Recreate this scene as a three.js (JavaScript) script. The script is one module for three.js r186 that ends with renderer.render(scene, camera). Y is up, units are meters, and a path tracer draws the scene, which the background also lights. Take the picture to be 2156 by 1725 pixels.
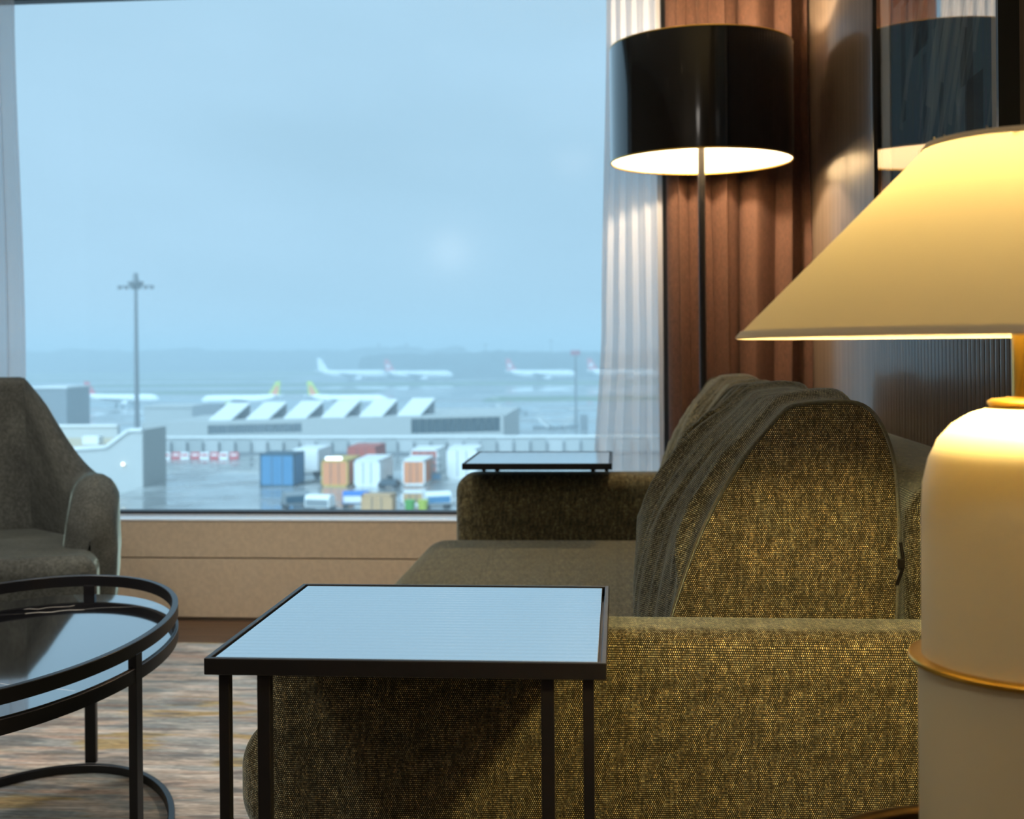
import * as THREE from 'three';
import { RoundedBoxGeometry } from 'three/addons/geometries/RoundedBoxGeometry.js';
import { mergeGeometries, mergeVertices, toCreasedNormals } from 'three/addons/utils/BufferGeometryUtils.js';

// ---------------------------------------------------------------- camera, sky, lights, exposure
const scene = new THREE.Scene();
const renderer = new THREE.WebGLRenderer();
renderer.toneMapping = THREE.LinearToneMapping;
renderer.toneMappingExposure = 1.0;
renderer.shadowMap.enabled = true;

const camera = new THREE.PerspectiveCamera(2 * Math.atan(862.5 / 2600) * 180 / Math.PI, 2156 / 1725, 0.05, 6000);
camera.setViewOffset(2156, 1725, 0, 127.5, 2156, 1725);          // lens shifted so that uprights stay upright
camera.rotation.order = 'YXZ';
camera.position.set(0, 1, 0);
camera.rotation.set(0, 4.88 * Math.PI / 180, -0.5 * Math.PI / 180);
camera.focus = 1.65;
camera.userData.fStop = 7;

// seeded noise
function rng(seed) { let s = seed >>> 0; return () => { s = (s + 0x6d2b79f5) | 0; let t = Math.imul(s ^ (s >>> 15), 1 | s); t = (t + Math.imul(t ^ (t >>> 7), 61 | t)) ^ t; return ((t ^ (t >>> 14)) >>> 0) / 4294967296; }; }
function hash(x, y, s = 0) { let h = Math.imul(x | 0, 374761393) + Math.imul(y | 0, 668265263) + Math.imul(s | 0, 1274126177); h = Math.imul(h ^ (h >>> 13), 1274126177); h ^= h >>> 16; return (h >>> 0) / 4294967296; }
function vnoise(x, y, s = 0, px = 0, py = 0) {
  const xi = Math.floor(x), yi = Math.floor(y), fx = x - xi, fy = y - yi, u = fx * fx * (3 - 2 * fx), v = fy * fy * (3 - 2 * fy);
  const w = (a, p) => (p ? ((a % p) + p) % p : a);
  const a = hash(w(xi, px), w(yi, py), s), b = hash(w(xi + 1, px), w(yi, py), s), c = hash(w(xi, px), w(yi + 1, py), s), d = hash(w(xi + 1, px), w(yi + 1, py), s);
  return a + (b - a) * u + (c - a) * v + (a - b - c + d) * u * v;
}
function fbm(x, y, s = 0, oct = 4, px = 0, py = 0) { let r = 0, a = 0.5, n = 0; for (let i = 0; i < oct; i++) { r += a * vnoise(x, y, s + i * 17, px, py); n += a; a *= 0.5; x *= 2; y *= 2; px *= 2; py *= 2; } return r / n; }
const lerp = (a, b, t) => a + (b - a) * t, clamp = (x, a = 0, b = 1) => Math.min(b, Math.max(a, x)), smooth = (a, b, x) => { const t = clamp((x - a) / (b - a)); return t * t * (3 - 2 * t); };

// overcast, rainy sky: even blue-grey cloud with faint soft mottling
{
  const W = 1024, H = 512, data = new Float32Array(W * H * 4);
  for (let j = 0; j < H; j++) {
    const el = ((j + 0.5) / H - 0.5) * Math.PI, y = Math.sin(el);
    for (let i = 0; i < W; i++) {
      const az = (i + 0.5) / W * Math.PI * 2, cx = Math.cos(az) * Math.cos(el), cz = Math.sin(az) * Math.cos(el);
      const n = fbm(cx * 5 + 20, cz * 5 + y * 14 + 20, 5, 5) - 0.5, k = 1 + 0.16 * n;
      const o = (j * W + i) * 4;
      data[o] = 0.43 * k * (1 + 0.03 * n); data[o + 1] = 0.69 * k; data[o + 2] = 0.89 * k; data[o + 3] = 1;
    }
  }
  const sky = new THREE.DataTexture(data, W, H, THREE.RGBAFormat, THREE.FloatType);
  sky.mapping = THREE.EquirectangularReflectionMapping; sky.magFilter = THREE.LinearFilter; sky.colorSpace = THREE.LinearSRGBColorSpace; sky.needsUpdate = true;
  scene.background = sky;
}
scene.fog = new THREE.FogExp2(new THREE.Color(0.8, 0.94, 1.0), 0.0014);   // rain haze over the airfield
const dull = new THREE.DirectionalLight(new THREE.Color(0.52, 0.8, 1.0), 7.2);             // added broad light from behind the hotel, brightens the haze and yard
dull.name = 'clouded_sun'; dull.position.set(-300, 700, 600); dull.target.position.set(-60, -20, -300); dull.shadow.radius = 130; dull.castShadow = true; dull.shadow.mapSize.set(2048, 2048);
Object.assign(dull.shadow.camera, { left: -400, right: 400, top: 400, bottom: -400, far: 3000 }); scene.add(dull, dull.target);

const LAMP = { table: 2.4, floor: 3.0, pendant: 0.5, down: 9.0 };      // candela of the lamps in the room and of the added fill spots
const WARM = new THREE.Color(1.0, 0.74, 0.32), WARM2 = new THREE.Color(1.0, 0.78, 0.52);

// ---------------------------------------------------------------- helpers
const taken = new Map();
function numbered(n) { const k = taken.get(n) ?? 0; taken.set(n, k + 1); return k ? n + '_' + String(k).padStart(3, '0') : n; }
function add(o, parent) { (parent ?? scene).add(o); o.castShadow = o.receiveShadow = true; return o; }
function obj(name, geo, mat, parent) {
  const g = Array.isArray(geo) ? merge(geo) : geo, m = new THREE.Mesh(g, mat);
  m.name = parent ? name : numbered(name); return add(m, parent);
}
function merge(list) {
  const keep = ['position', 'normal', 'uv'];
  return mergeGeometries(list.map((g) => { g = g.index ? g.toNonIndexed() : g; for (const k of Object.keys(g.attributes)) if (!keep.includes(k)) g.deleteAttribute(k); if (!g.attributes.uv) g.setAttribute('uv', new THREE.BufferAttribute(new Float32Array(g.attributes.position.count * 2), 2)); g.clearGroups?.(); return g; }), false);
}
function tag(o, label, category, group) { o.userData.label = label; o.userData.category = category; if (group) o.userData.group = group; return o; }
function thing(name, label, category, pos = [0, 0, 0], turn = 0, group) { const o = new THREE.Group(); o.name = numbered(name); scene.add(o); o.position.set(...pos); o.rotation.y = turn; return tag(o, label, category, group); }
function struct(name, geo, mat, label) { const m = obj(name, geo, mat); m.userData.kind = 'structure'; if (label) m.userData.label = label; return m; }
const box = (x0, x1, y0, y1, z0, z1) => new THREE.BoxGeometry(x1 - x0, y1 - y0, z1 - z0).translate((x0 + x1) / 2, (y0 + y1) / 2, (z0 + z1) / 2);
const rbox = (x0, x1, y0, y1, z0, z1, r = 0.01, s = 3) => new RoundedBoxGeometry(x1 - x0, y1 - y0, z1 - z0, s, r).translate((x0 + x1) / 2, (y0 + y1) / 2, (z0 + z1) / 2);
const cyl = (r0, r1, y0, y1, n = 32, x = 0, z = 0) => new THREE.CylinderGeometry(r1, r0, y1 - y0, n).translate(x, (y0 + y1) / 2, z);
const lathe = (pts, n = 64) => new THREE.LatheGeometry(pts.map(([r, y]) => new THREE.Vector2(r, y)), n);
// uv in metres from the face each triangle mostly looks along
function boxUV(geo) {
  const g = geo.index ? geo.toNonIndexed() : geo, p = g.attributes.position, uv = new Float32Array(p.count * 2), a = new THREE.Vector3(), b = new THREE.Vector3(), c = new THREE.Vector3();
  for (let i = 0; i < p.count; i += 3) {
    a.fromBufferAttribute(p, i); b.fromBufferAttribute(p, i + 1).sub(a); c.fromBufferAttribute(p, i + 2).sub(a); b.cross(c);
    const ax = Math.abs(b.x), ay = Math.abs(b.y), az = Math.abs(b.z);
    for (let k = 0; k < 3; k++) {
      const x = p.getX(i + k), y = p.getY(i + k), z = p.getZ(i + k);
      uv.set(ax >= ay && ax >= az ? [z, y] : ay >= az ? [x, z] : [x, y], (i + k) * 2);
    }
  }
  g.setAttribute('uv', new THREE.BufferAttribute(uv, 2)); return g;
}
// grid surface from f(u, v) -> [x, y, z]; uv from g(u, v) in metres
function grid(nu, nv, f, g, closeU = false) {
  const pos = [], uv = [], idx = [];
  for (let j = 0; j <= nv; j++) for (let i = 0; i <= nu; i++) { pos.push(...f(i / nu, j / nv)); uv.push(...(g ? g(i / nu, j / nv) : [i / nu, j / nv])); }
  for (let j = 0; j < nv; j++) for (let i = 0; i < nu; i++) { const a = j * (nu + 1) + i, b = a + 1, c = a + nu + 1, d = c + 1; idx.push(a, b, d, a, d, c); }
  const geo = new THREE.BufferGeometry();
  geo.setAttribute('position', new THREE.Float32BufferAttribute(pos, 3)); geo.setAttribute('uv', new THREE.Float32BufferAttribute(uv, 2)); geo.setIndex(idx); geo.computeVertexNormals();
  if (closeU) { const n = geo.attributes.normal; for (let j = 0; j <= nv; j++) { const a = j * (nu + 1), b = a + nu, v = [n.getX(a) + n.getX(b), n.getY(a) + n.getY(b), n.getZ(a) + n.getZ(b)], l = Math.hypot(...v) || 1; n.setXYZ(a, v[0] / l, v[1] / l, v[2] / l); n.setXYZ(b, v[0] / l, v[1] / l, v[2] / l); } }
  return geo;
}
// closed ring: path(t) -> {x, z, nx, nz}; section: closed list of [outwards, up]
function ring(path, section, n = 128) {
  const pos = [], idx = [], m = section.length;
  for (let i = 0; i < n; i++) { const p = path(i / n * Math.PI * 2); for (const [u, v] of section) pos.push(p.x + p.nx * u, v, p.z + p.nz * u); }
  for (let i = 0; i < n; i++) for (let k = 0; k < m; k++) { const a = i * m + k, b = i * m + (k + 1) % m, c = ((i + 1) % n) * m + k, d = ((i + 1) % n) * m + (k + 1) % m; idx.push(a, b, d, a, d, c); }
  const g = new THREE.BufferGeometry(); g.setAttribute('position', new THREE.Float32BufferAttribute(pos, 3)); g.setIndex(idx);
  return toCreasedNormals(g, 0.6);
}
function tube(pts, r, n = 64, k = 10, closed = false) { return new THREE.TubeGeometry(new THREE.CatmullRomCurve3(pts.map((p) => new THREE.Vector3(...p)), closed), n, r, k, closed); }

// textures
function texture(w, h, f, srgb, wx = 1, wy = 1) {   // f(u, v) -> [r, g, b] 0..1; wx, wy: metres one tile covers
  const data = new Uint8Array(w * h * 4);
  for (let j = 0; j < h; j++) for (let i = 0; i < w; i++) { const c = f((i + 0.5) / w, (j + 0.5) / h, i, j), o = (j * w + i) * 4; data[o] = 255 * clamp(c[0]); data[o + 1] = 255 * clamp(c[1]); data[o + 2] = 255 * clamp(c[2]); data[o + 3] = 255; }
  const t = new THREE.DataTexture(data, w, h); t.wrapS = t.wrapT = THREE.RepeatWrapping; t.magFilter = THREE.LinearFilter; if (srgb) t.colorSpace = THREE.SRGBColorSpace; t.repeat.set(1 / wx, 1 / wy); t.needsUpdate = true; return t;
}
const std = (o) => new THREE.MeshStandardMaterial({ side: THREE.DoubleSide, ...o });
const phys = (o) => new THREE.MeshPhysicalMaterial({ side: THREE.DoubleSide, ...o });

// woven chenille: rows of short knots, every other row shifted, slub streaks along the warp
const CELLS = 64;
function weave(u, v, i, j) {
  const row = Math.floor(v * CELLS * 1.0), shift = row % 2 ? 0.5 : 0, cu = u * CELLS + shift, col = Math.floor(cu);
  const fu = cu - col - 0.5, fv = v * CELLS - row - 0.5, c = ((col % CELLS) + CELLS) % CELLS;
  const knot = Math.max(0, 1 - (fu * fu * 5.2 + fv * fv * 4.2)), lum = 0.5 + 0.65 * hash(c, row, 3);
  const slub = 0.5 + 0.95 * (0.55 * vnoise(u * 64, v * 7, 9, 64, 7) + 0.45 * vnoise(u * 32, v * 19, 13, 32, 19)), tint = hash(c, row, 8);
  return { k: Math.pow(knot, 0.8) * lum * slub, tint };
}
const fabricMap = texture(1024, 1024, (u, v, i, j) => { const { k, tint } = weave(u, v, i, j); const b = 0.15 + 1.06 * k; return [0.63 * b + 0.06 * tint * b, 0.615 * b, (0.42 + 0.06 * (1 - tint)) * b]; }, true, 0.17, 0.17);
const fabricBump = texture(1024, 1024, (u, v, i, j) => { const { k } = weave(u, v, i, j); return [k, k, k]; }, false, 0.17, 0.17);
const weaveMat = phys({ name: 'woven upholstery', color: 0xffffff, map: fabricMap, bumpMap: fabricBump, bumpScale: 0.0006, roughness: 0.95, sheen: 1.6, sheenColor: new THREE.Color(0.8, 0.95, 0.95), sheenRoughness: 0.45, specularIntensity: 0.3 });
const velvetMap = texture(512, 512, (u, v) => { const n = fbm(u * 90, v * 90, 3, 3, 90, 90), m = fbm(u * 5, v * 5, 12, 3, 5, 5), b = 0.55 + 0.4 * n + 0.25 * (m - 0.5); return [0.41 * b, 0.425 * b, 0.405 * b]; }, true, 0.5, 0.5);
const velvetMat = phys({ name: 'grey velvet', map: velvetMap, roughness: 0.9, sheen: 1.8, sheenColor: new THREE.Color(0.72, 1.0, 0.96), sheenRoughness: 0.35, specularIntensity: 0.25 });
const blackMetal = std({ name: 'black powder-coated steel', color: 0x15151a, roughness: 0.38, metalness: 0.2 });
const bronze = std({ name: 'dark bronze tube', color: 0x4a3c26, roughness: 0.35, metalness: 0.85 });
const brass = std({ name: 'brushed brass', color: 0xd0ac4e, roughness: 0.3, metalness: 1 });

// ================================================================ THE ROOM
const WX = 0.7, LX = -3.1, ZW = -4.48, ZB = 3.4, CH = 2.62;
const WIN = { x0: -2.62, x1: 0.2, y0: 0.376, y1: 2.405, z: -4.66 };
const plaster = std({ name: 'warm grey plaster', color: 0xa79b8b, roughness: 0.9 });
const ceilingMat = std({ name: 'white ceiling paint', color: 0xe6e0d6, roughness: 0.9 });

// floor with oak planks
const floorBase = struct('floor', box(LX - 0.1, WX + 0.1, -0.12, -0.012, ZW - 0.3, ZB + 0.1), std({ color: 0x2c2019, roughness: 0.9 }), 'brown oak plank floor under the rug');
{
  const grain = (s) => texture(128, 512, (u, v) => { const g = fbm(u * 22, v * 3, s, 4, 22, 3), k = fbm(u * 60, v * 4, s + 5, 2, 60, 4), b = 0.7 + 0.45 * (g - 0.5) + 0.2 * (k - 0.5); return [0.52 * b, 0.4 * b, 0.29 * b]; }, true, 0.14, 1.4);
  const mats = [11, 23, 37].map((s) => std({ name: 'oak plank', map: grain(s), roughness: 0.55 }));
  const geo = rbox(0, 1.396, -0.014, 0, 0, 0.137, 0.002, 1); const uv = boxUV(geo.clone()), a = uv.attributes.uv; for (let i = 0; i < a.count; i++) a.setXY(i, a.getY(i), a.getX(i));
  let k = 0;
  for (let r = 0; r < 22; r++) for (let c = 0; c < 4; c++) {
    const x = LX - 1.0 + ((r * 0.53) % 1.4) + c * 1.4, z = ZW + 0.002 + r * 0.14;
    if (x > WX - 0.02 || x + 1.396 < LX) continue;
    const x0 = Math.max(x, LX), x1 = Math.min(x + 1.396, WX - 0.01);
    const m = obj('plank', x0 === x && x1 === x + 1.396 ? uv : uv.clone().scale((x1 - x0) / 1.396, 1, 1), mats[k++ % 3], floorBase); m.position.set(x0, 0, z);
  }
  obj('plank', boxUV(box(LX, WX - 0.01, -0.014, 0, ZW + 0.002 + 22 * 0.14, ZB)), mats[0], floorBase);
}
struct('ceiling', box(LX - 0.1, WX + 0.1, CH, CH + 0.15, ZW - 0.3, ZB + 0.1), ceilingMat, 'white ceiling');
struct('wall_back', box(LX - 0.1, WX + 0.1, 0, CH, ZB, ZB + 0.15), plaster, 'plain wall at the back of the room');
struct('wall_left', box(LX - 0.15, LX, 0, CH, ZW - 0.3, ZB), plaster, 'plain side wall beyond the armchair');

// window wall: opening, sill, tan apron panels
const tan = std({ name: 'tan laminate', map: texture(256, 256, (u, v) => { const b = 0.94 + 0.1 * fbm(u * 40, v * 40, 4, 3, 40, 40); return [0.86 * b, 0.8 * b, 0.7 * b]; }, true, 0.4, 0.4), roughness: 0.5 });
const wallFront = struct('wall_front', [
  box(LX, WIN.x0, 0, CH, ZW - 0.26, ZW), box(WIN.x1, WX + 0.1, 0, CH, ZW - 0.26, ZW), box(WIN.x0, WIN.x1, WIN.y1, CH, ZW - 0.26, ZW), box(WIN.x0, WIN.x1, -0.1, WIN.y0 - 0.007, ZW - 0.26, ZW - 0.012),
], plaster, 'window wall with a low tan apron');
obj('apron_panel', boxUV(rbox(LX, 0.66, 0.234, WIN.y0 - 0.0065, ZW - 0.012, ZW + 0.003, 0.002, 1)), tan, wallFront);
obj('apron_panel', boxUV(rbox(LX, 0.66, 0.012, 0.229, ZW - 0.012, ZW + 0.003, 0.002, 1)), tan, wallFront);
struct('trim_1', rbox(WIN.x0 - 0.02, WIN.x1 + 0.02, WIN.y0 - 0.006, WIN.y0, WIN.z + 0.03, ZW + 0.006, 0.002, 2), std({ name: 'white lacquer', color: 0xeef2f5, roughness: 0.12 }), 'white window sill board');
const win = new THREE.Group(); win.name = 'window_1'; win.userData = { kind: 'structure', label: 'large fixed window looking onto the airport' }; scene.add(win);
const frameMat = std({ name: 'dark window profile', color: 0x2a2e35, roughness: 0.45 });
obj('window_frame', [box(WIN.x0, WIN.x1, WIN.y0 - 0.02, WIN.y0 + 0.01, WIN.z - 0.03, WIN.z + 0.03), box(WIN.x0, WIN.x1, WIN.y1 - 0.03, WIN.y1, WIN.z - 0.03, WIN.z + 0.03), box(WIN.x0, WIN.x0 + 0.045, WIN.y0, WIN.y1, WIN.z - 0.03, WIN.z + 0.03), box(WIN.x1 - 0.045, WIN.x1, WIN.y0, WIN.y1, WIN.z - 0.03, WIN.z + 0.03)], frameMat, win);
obj('pane', new THREE.PlaneGeometry(WIN.x1 - WIN.x0 - 0.08, WIN.y1 - WIN.y0 - 0.04).translate((WIN.x0 + WIN.x1) / 2, (WIN.y0 + WIN.y1) / 2, WIN.z), phys({ name: 'rain-wet window glass', color: 0xffffff, transmission: 1, thickness: 0, roughness: 0.1, ior: 1.5 }), win);

// right wall clad in narrow upright slats
const wallRight = struct('wall_right', box(WX, WX + 0.15, 0, CH, ZW - 0.3, ZB), std({ name: 'taupe backing board', color: 0x99856f, roughness: 0.7 }), 'wall clad in narrow vertical taupe slats');
{
  const mats = [5, 6, 7].map((s) => { const m = texture(64, 512, (u, v) => { const g = fbm(u * 8, v * 3, s, 4, 8, 3), b = 0.8 + 0.4 * (g - 0.5); return [0.6 * b, 0.52 * b, 0.45 * b]; }, true, 0.03, 1.3); return phys({ name: 'taupe slat', map: m, roughness: 0.34, ior: 1.8, clearcoat: 0.9, clearcoatRoughness: 0.14 }); });
  const face = [[0, 0], ...Array.from({ length: 7 }, (_, i) => { const q = -1 + i / 3; return [-0.0165 - 0.0035 * (1 - q * q), 0.01 * (1 + q)]; }), [0, 0.02]];        // x, z of one slat's section
  const sg = new THREE.ExtrudeGeometry(new THREE.Shape(face.map(([x, z]) => new THREE.Vector2(x, -z))), { depth: CH, bevelEnabled: false }).rotateX(-Math.PI / 2).translate(WX, 0, 0), g = boxUV(toCreasedNormals(sg, 0.5));
  for (let k = 0; k < 150; k++) obj('slat', g, mats[(k * 7 + (k >> 2)) % 3], wallRight).position.z = ZW + 0.012 + k * 0.03;
  obj('panel', box(WX - 0.008, WX, 0, CH, ZW + 0.012 + 150 * 0.03, ZB), std({ name: 'taupe panel', color: 0x99856f, roughness: 0.5 }), wallRight);
}

// rug: worn oriental pattern dissolved into streaks
{
  const cols = [[0.74, 0.71, 0.675], [0.66, 0.685, 0.69], [0.5, 0.565, 0.6], [0.68, 0.54, 0.47], [0.66, 0.56, 0.33], [0.38, 0.4, 0.42], [0.84, 0.82, 0.79]];
  const map = texture(1536, 1536, (u, v) => {
    const x = u * 3.2, y = v * 3.2, wob = fbm(x * 2, y * 2, 40, 3) * 0.25;
    const pick = (sx, sy, s) => fbm(x * sx + wob, y * sy + wob * 3, s, 5);
    let c = cols[0].slice(); const mix = (k, a) => { for (let i = 0; i < 3; i++) c[i] = lerp(c[i], cols[k][i], a); };
    mix(1, smooth(0.4, 0.62, pick(6, 34, 50))); mix(6, smooth(0.5, 0.68, pick(8, 52, 60)) * 0.75);
    mix(2, smooth(0.5, 0.7, pick(6, 38, 70)) * 0.65); mix(3, smooth(0.5, 0.72, pick(5, 44, 80)) * 0.42);
    mix(4, smooth(0.62, 0.74, pick(3, 15, 90)) * 0.65); mix(5, smooth(0.54, 0.74, pick(6, 26, 100)) * 0.6);
    const fine = 0.78 + 0.44 * (0.6 * vnoise(x * 26, y * 420, 7) + 0.4 * vnoise(x * 90, y * 240, 8));
    return [c[0] * fine, c[1] * fine, c[2] * fine];
  }, true, 3.2, 3.2);
  const rug = obj('area_rug', boxUV(rbox(-2.9, 0.45, 0, 0.012, -4.09, -0.9, 0.005, 2)), std({ name: 'wool rug', map, roughness: 1 }));
  tag(rug, 'faded rug streaked in grey, rust and ochre under the tables', 'rug');
}

// ================================================================ SOFA
{
  const s = thing('sofa', 'olive brown woven sofa with low boxy arms along the slatted wall', 'sofa', [0, 0, 0]);
  const arm = (z0, z1) => { const g = new RoundedBoxGeometry(1.137, 0.546, z1 - z0, 6, 0.055); const p = g.attributes.position; for (let i = 0; i < p.count; i++) { const x = p.getX(i), y = p.getY(i); p.setZ(i, p.getZ(i) + Math.sign(p.getZ(i)) * 0.006 * Math.cos(x / 1.137 * Math.PI) * Math.cos(y / 0.56 * Math.PI)); if (y > 0.2) p.setY(i, y + 0.004 * Math.sin(x * 9 + z0 * 5) * (Math.abs(x) < 0.5 ? 1 : 0)); } g.computeVertexNormals(); return boxUV(g.translate(0.0815, 0.353, (z0 + z1) / 2)); };
  obj('arm', arm(-1.775, -1.605), weaveMat, s); obj('arm', arm(-3.81, -3.64), weaveMat, s);
  obj('backrest', boxUV(new RoundedBoxGeometry(0.24, 0.66, 1.86, 6, 0.06).translate(0.53, 0.475, -2.7075)), weaveMat, s);
  obj('base', boxUV(rbox(-0.475, 0.62, 0.1, 0.26, -3.64, -1.775, 0.02, 3)), weaveMat, s);
  // seat cushion with a soft rounded front and sat-in dips
  const L = 1.86, seat = new RoundedBoxGeometry(1.003, 0.2, L, 14, 0.085); { const p = seat.attributes.position; for (let i = 0; i < p.count; i++) { const x = p.getX(i), y = p.getY(i), z = p.getZ(i); if (y > 0) p.setY(i, y + 0.014 * Math.cos(z / L * Math.PI) + 0.006 * (fbm(x * 5 + 9, z * 3 + 9, 4, 3) - 0.5) + 0.007 * Math.sin(z * 34 + 5 * fbm(z * 2 + 9, x * 2 + 9, 6)) * smooth(0.1, 0.9, Math.cos(z * 3 - 2.4))); } seat.computeVertexNormals(); }
  obj('seat_cushion', boxUV(seat.translate(-0.0765, 0.345, -2.7075)), weaveMat, s);
  for (const [x, z] of [[-0.42, -1.72], [-0.42, -3.7], [0.55, -1.72], [0.55, -3.7]]) obj('leg', cyl(0.018, 0.022, 0.0125, 0.1, 16, x, z), blackMetal, s);
}
// loose back cushions
function backCushion(label, z0, z1, dx, dy, seed) {
  const pts = [[0.06, 0.47], [0.056, 0.54], [0.074, 0.61], [0.119, 0.734], [0.174, 0.832], [0.236, 0.906], [0.246, 0.914], [0.26, 0.917], [0.31, 0.921], [0.345, 0.917], [0.366, 0.9], [0.388, 0.85], [0.397, 0.76], [0.394, 0.62], [0.387, 0.49], [0.35, 0.47], [0.2, 0.466], [0.09, 0.468]].map(([x, y]) => new THREE.Vector3(x + dx * clamp(1 - (x - 0.055) / 0.3), y + (y > 0.6 ? dy : 0), 0));
  const curve = new THREE.CatmullRomCurve3(pts, true, 'centripetal'), N = 120, loop = curve.getSpacedPoints(N), len = curve.getLength(), c = new THREE.Vector3(0.24 + dx, 0.68, 0);
  const t = thing('back_cushion', label, 'cushion', [0, 0, 0], 0);
  const M = 90, zc = (z0 + z1) / 2, hw = (z1 - z0) / 2;
  const at = (u, v) => {          // v 0..1 from z1 (near) to z0
    const p = loop[Math.round(u * N)], z = lerp(z1, z0, v), e = Math.pow(Math.abs(2 * v - 1), 6), d = p.clone().sub(c), l = d.length(); d.divideScalar(l);
    const up = smooth(0.46, 0.62, p.y) , front = smooth(0.1, -0.5, d.x) ;
    const f = z * 8.5 + u * 7 + seed + 1.2 * vnoise(u * 6, z * 2, seed + 9), r1 = 1 - Math.abs(2 * vnoise(f, u * 2, seed) - 1), r2 = 1 - Math.abs(2 * vnoise(f * 2.3 + 5, u * 3, seed + 3) - 1);
    const fold = (0.044 * (r1 * r1 * r1 - 0.3) + 0.014 * (r2 * r2 - 0.35)) * (0.25 + 0.75 * Math.max(front, smooth(0.75, 0.9, p.y) * 0.5)) * up * (1 - e);
    const puff = 0.02 * (1 - Math.pow(Math.abs(2 * v - 1), 3)) * (0.3 + front * 0.9);
    return [p.x + d.x * (fold + puff), p.y + d.y * (fold * 0.6 + puff * 0.4), z + 0.01 * Math.sin(u * 12 + seed) * (1 - e)];
  };
  obj('cover', boxUVkeep(grid(N, M, at, (u, v) => [v * (z1 - z0), u * len], true)), weaveMat, t);
  const cap = (z, s) => grid(N, 10, (u, v) => { const p = loop[Math.round(u * N)], k = 1 - v, b = 0.022 * (1 - k * k * k); const w = 0.004 * (fbm(p.x * 14 + v * 3, p.y * 14, seed + 8, 2) - 0.5); return [c.x + (p.x - c.x) * k, c.y + (p.y - c.y) * k, z + s * (b + w * (1 - k))]; }, (u, v) => { const p = loop[Math.round(u * N)], k = 1 - v; return [c.x + (p.x - c.x) * k, c.y + (p.y - c.y) * k]; }, true);
  obj('side_panel', cap(z1, 1), weaveMat, t); obj('side_panel', cap(z0, -1), weaveMat, t);
  for (const z of [z1, z0]) obj('seam', tube(loop.slice(0, N).map((p) => [p.x, p.y, z]), 0.0032, 160, 6, true), weaveMat, t);
  const zx = loop.reduce((m, p) => Math.max(m, p.x), 0);
  obj('zipper', [tube([[zx - 0.004, 0.66, z1 + 0.004], [zx + 0.004, 0.69, z1 + 0.006], [zx + 0.001, 0.72, z1 + 0.004]], 0.0025, 16, 6), rbox(zx - 0.003, zx + 0.006, 0.684, 0.697, z1 + 0.001, z1 + 0.009, 0.001, 1)], std({ name: 'dark zipper', color: 0x14110e, roughness: 0.4, metalness: 0.6 }), t);
  return t;
}
function boxUVkeep(g) { return g; }
backCushion('back cushion with flat side panel leaning behind the ribbed end table', -2.675, -1.8, 0, 0, 3);
backCushion('creased back cushion in the sofa corner below the floor lamp', -3.6, -2.735, 0.06, -0.006, 11);

// ================================================================ END TABLES (open-sided, their tops reach over the arms)
const ribBump = texture(16, 1024, (u, v) => { const k = 0.5 + 0.5 * Math.cos(v * 28 * Math.PI * 2); return [k, k, k]; }, false, 1, 0.42);
const ribGlass = phys({ name: 'ribbed dark mirror glass', color: 0xd2dade, roughness: 0.1, metalness: 0.92, bumpMap: ribBump, bumpScale: 0.00022 });
function endTable(label, x, z, turn) {
  const t = thing('end_table', label, 'side table', [x, 0, z], turn), W = 0.215, D = 0.21, H = 0.672;     // local +z: the open side's opposite
  obj('top_frame', [rbox(-W, W, H - 0.018, H, D - 0.006, D, 0.0012, 2), rbox(-W, W, H - 0.018, H, -D, -D + 0.006, 0.0012, 2), rbox(-W, -W + 0.006, H - 0.018, H, -D + 0.004, D - 0.004, 0.0012, 2), rbox(W - 0.006, W, H - 0.018, H, -D + 0.004, D - 0.004, 0.0012, 2)], blackMetal, t);
  const g = rbox(-W + 0.009, W - 0.009, H - 0.012, H - 0.001, -D + 0.009, D - 0.009, 0.001, 1); obj('ribbed_top', boxUV(g), ribGlass, t);
  obj('underside', box(-W + 0.006, W - 0.006, H - 0.018, H - 0.013, -D + 0.006, D - 0.006), blackMetal, t);
  for (const sx of [-1, 1]) { obj('leg', rbox(sx * 0.1955 - 0.0058, sx * 0.1955 + 0.0058, 0.0125, H - 0.018, D - 0.02, D - 0.007, 0.001, 1), blackMetal, t); obj('inner_leg', rbox(sx * 0.1525 - 0.007, sx * 0.1525 + 0.007, 0.03, H - 0.018, D - 0.022, D - 0.008, 0.001, 1), blackMetal, t); }
  obj('base', [box(-W, W, 0.0125, 0.0305, D - 0.022, D - 0.004), ...[-1, 1].map((s) => box(s * W - (s > 0 ? 0.018 : 0), s * W + (s < 0 ? 0.018 : 0), 0.0125, 0.0305, -D, D - 0.022))], blackMetal, t);
  return t;
}
endTable('black end table with ribbed glass top pushed against the sofa arm', -0.229, -1.498, 0);
endTable('black end table over the sofa arm beside the window', -0.233, -3.73, Math.PI);

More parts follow.
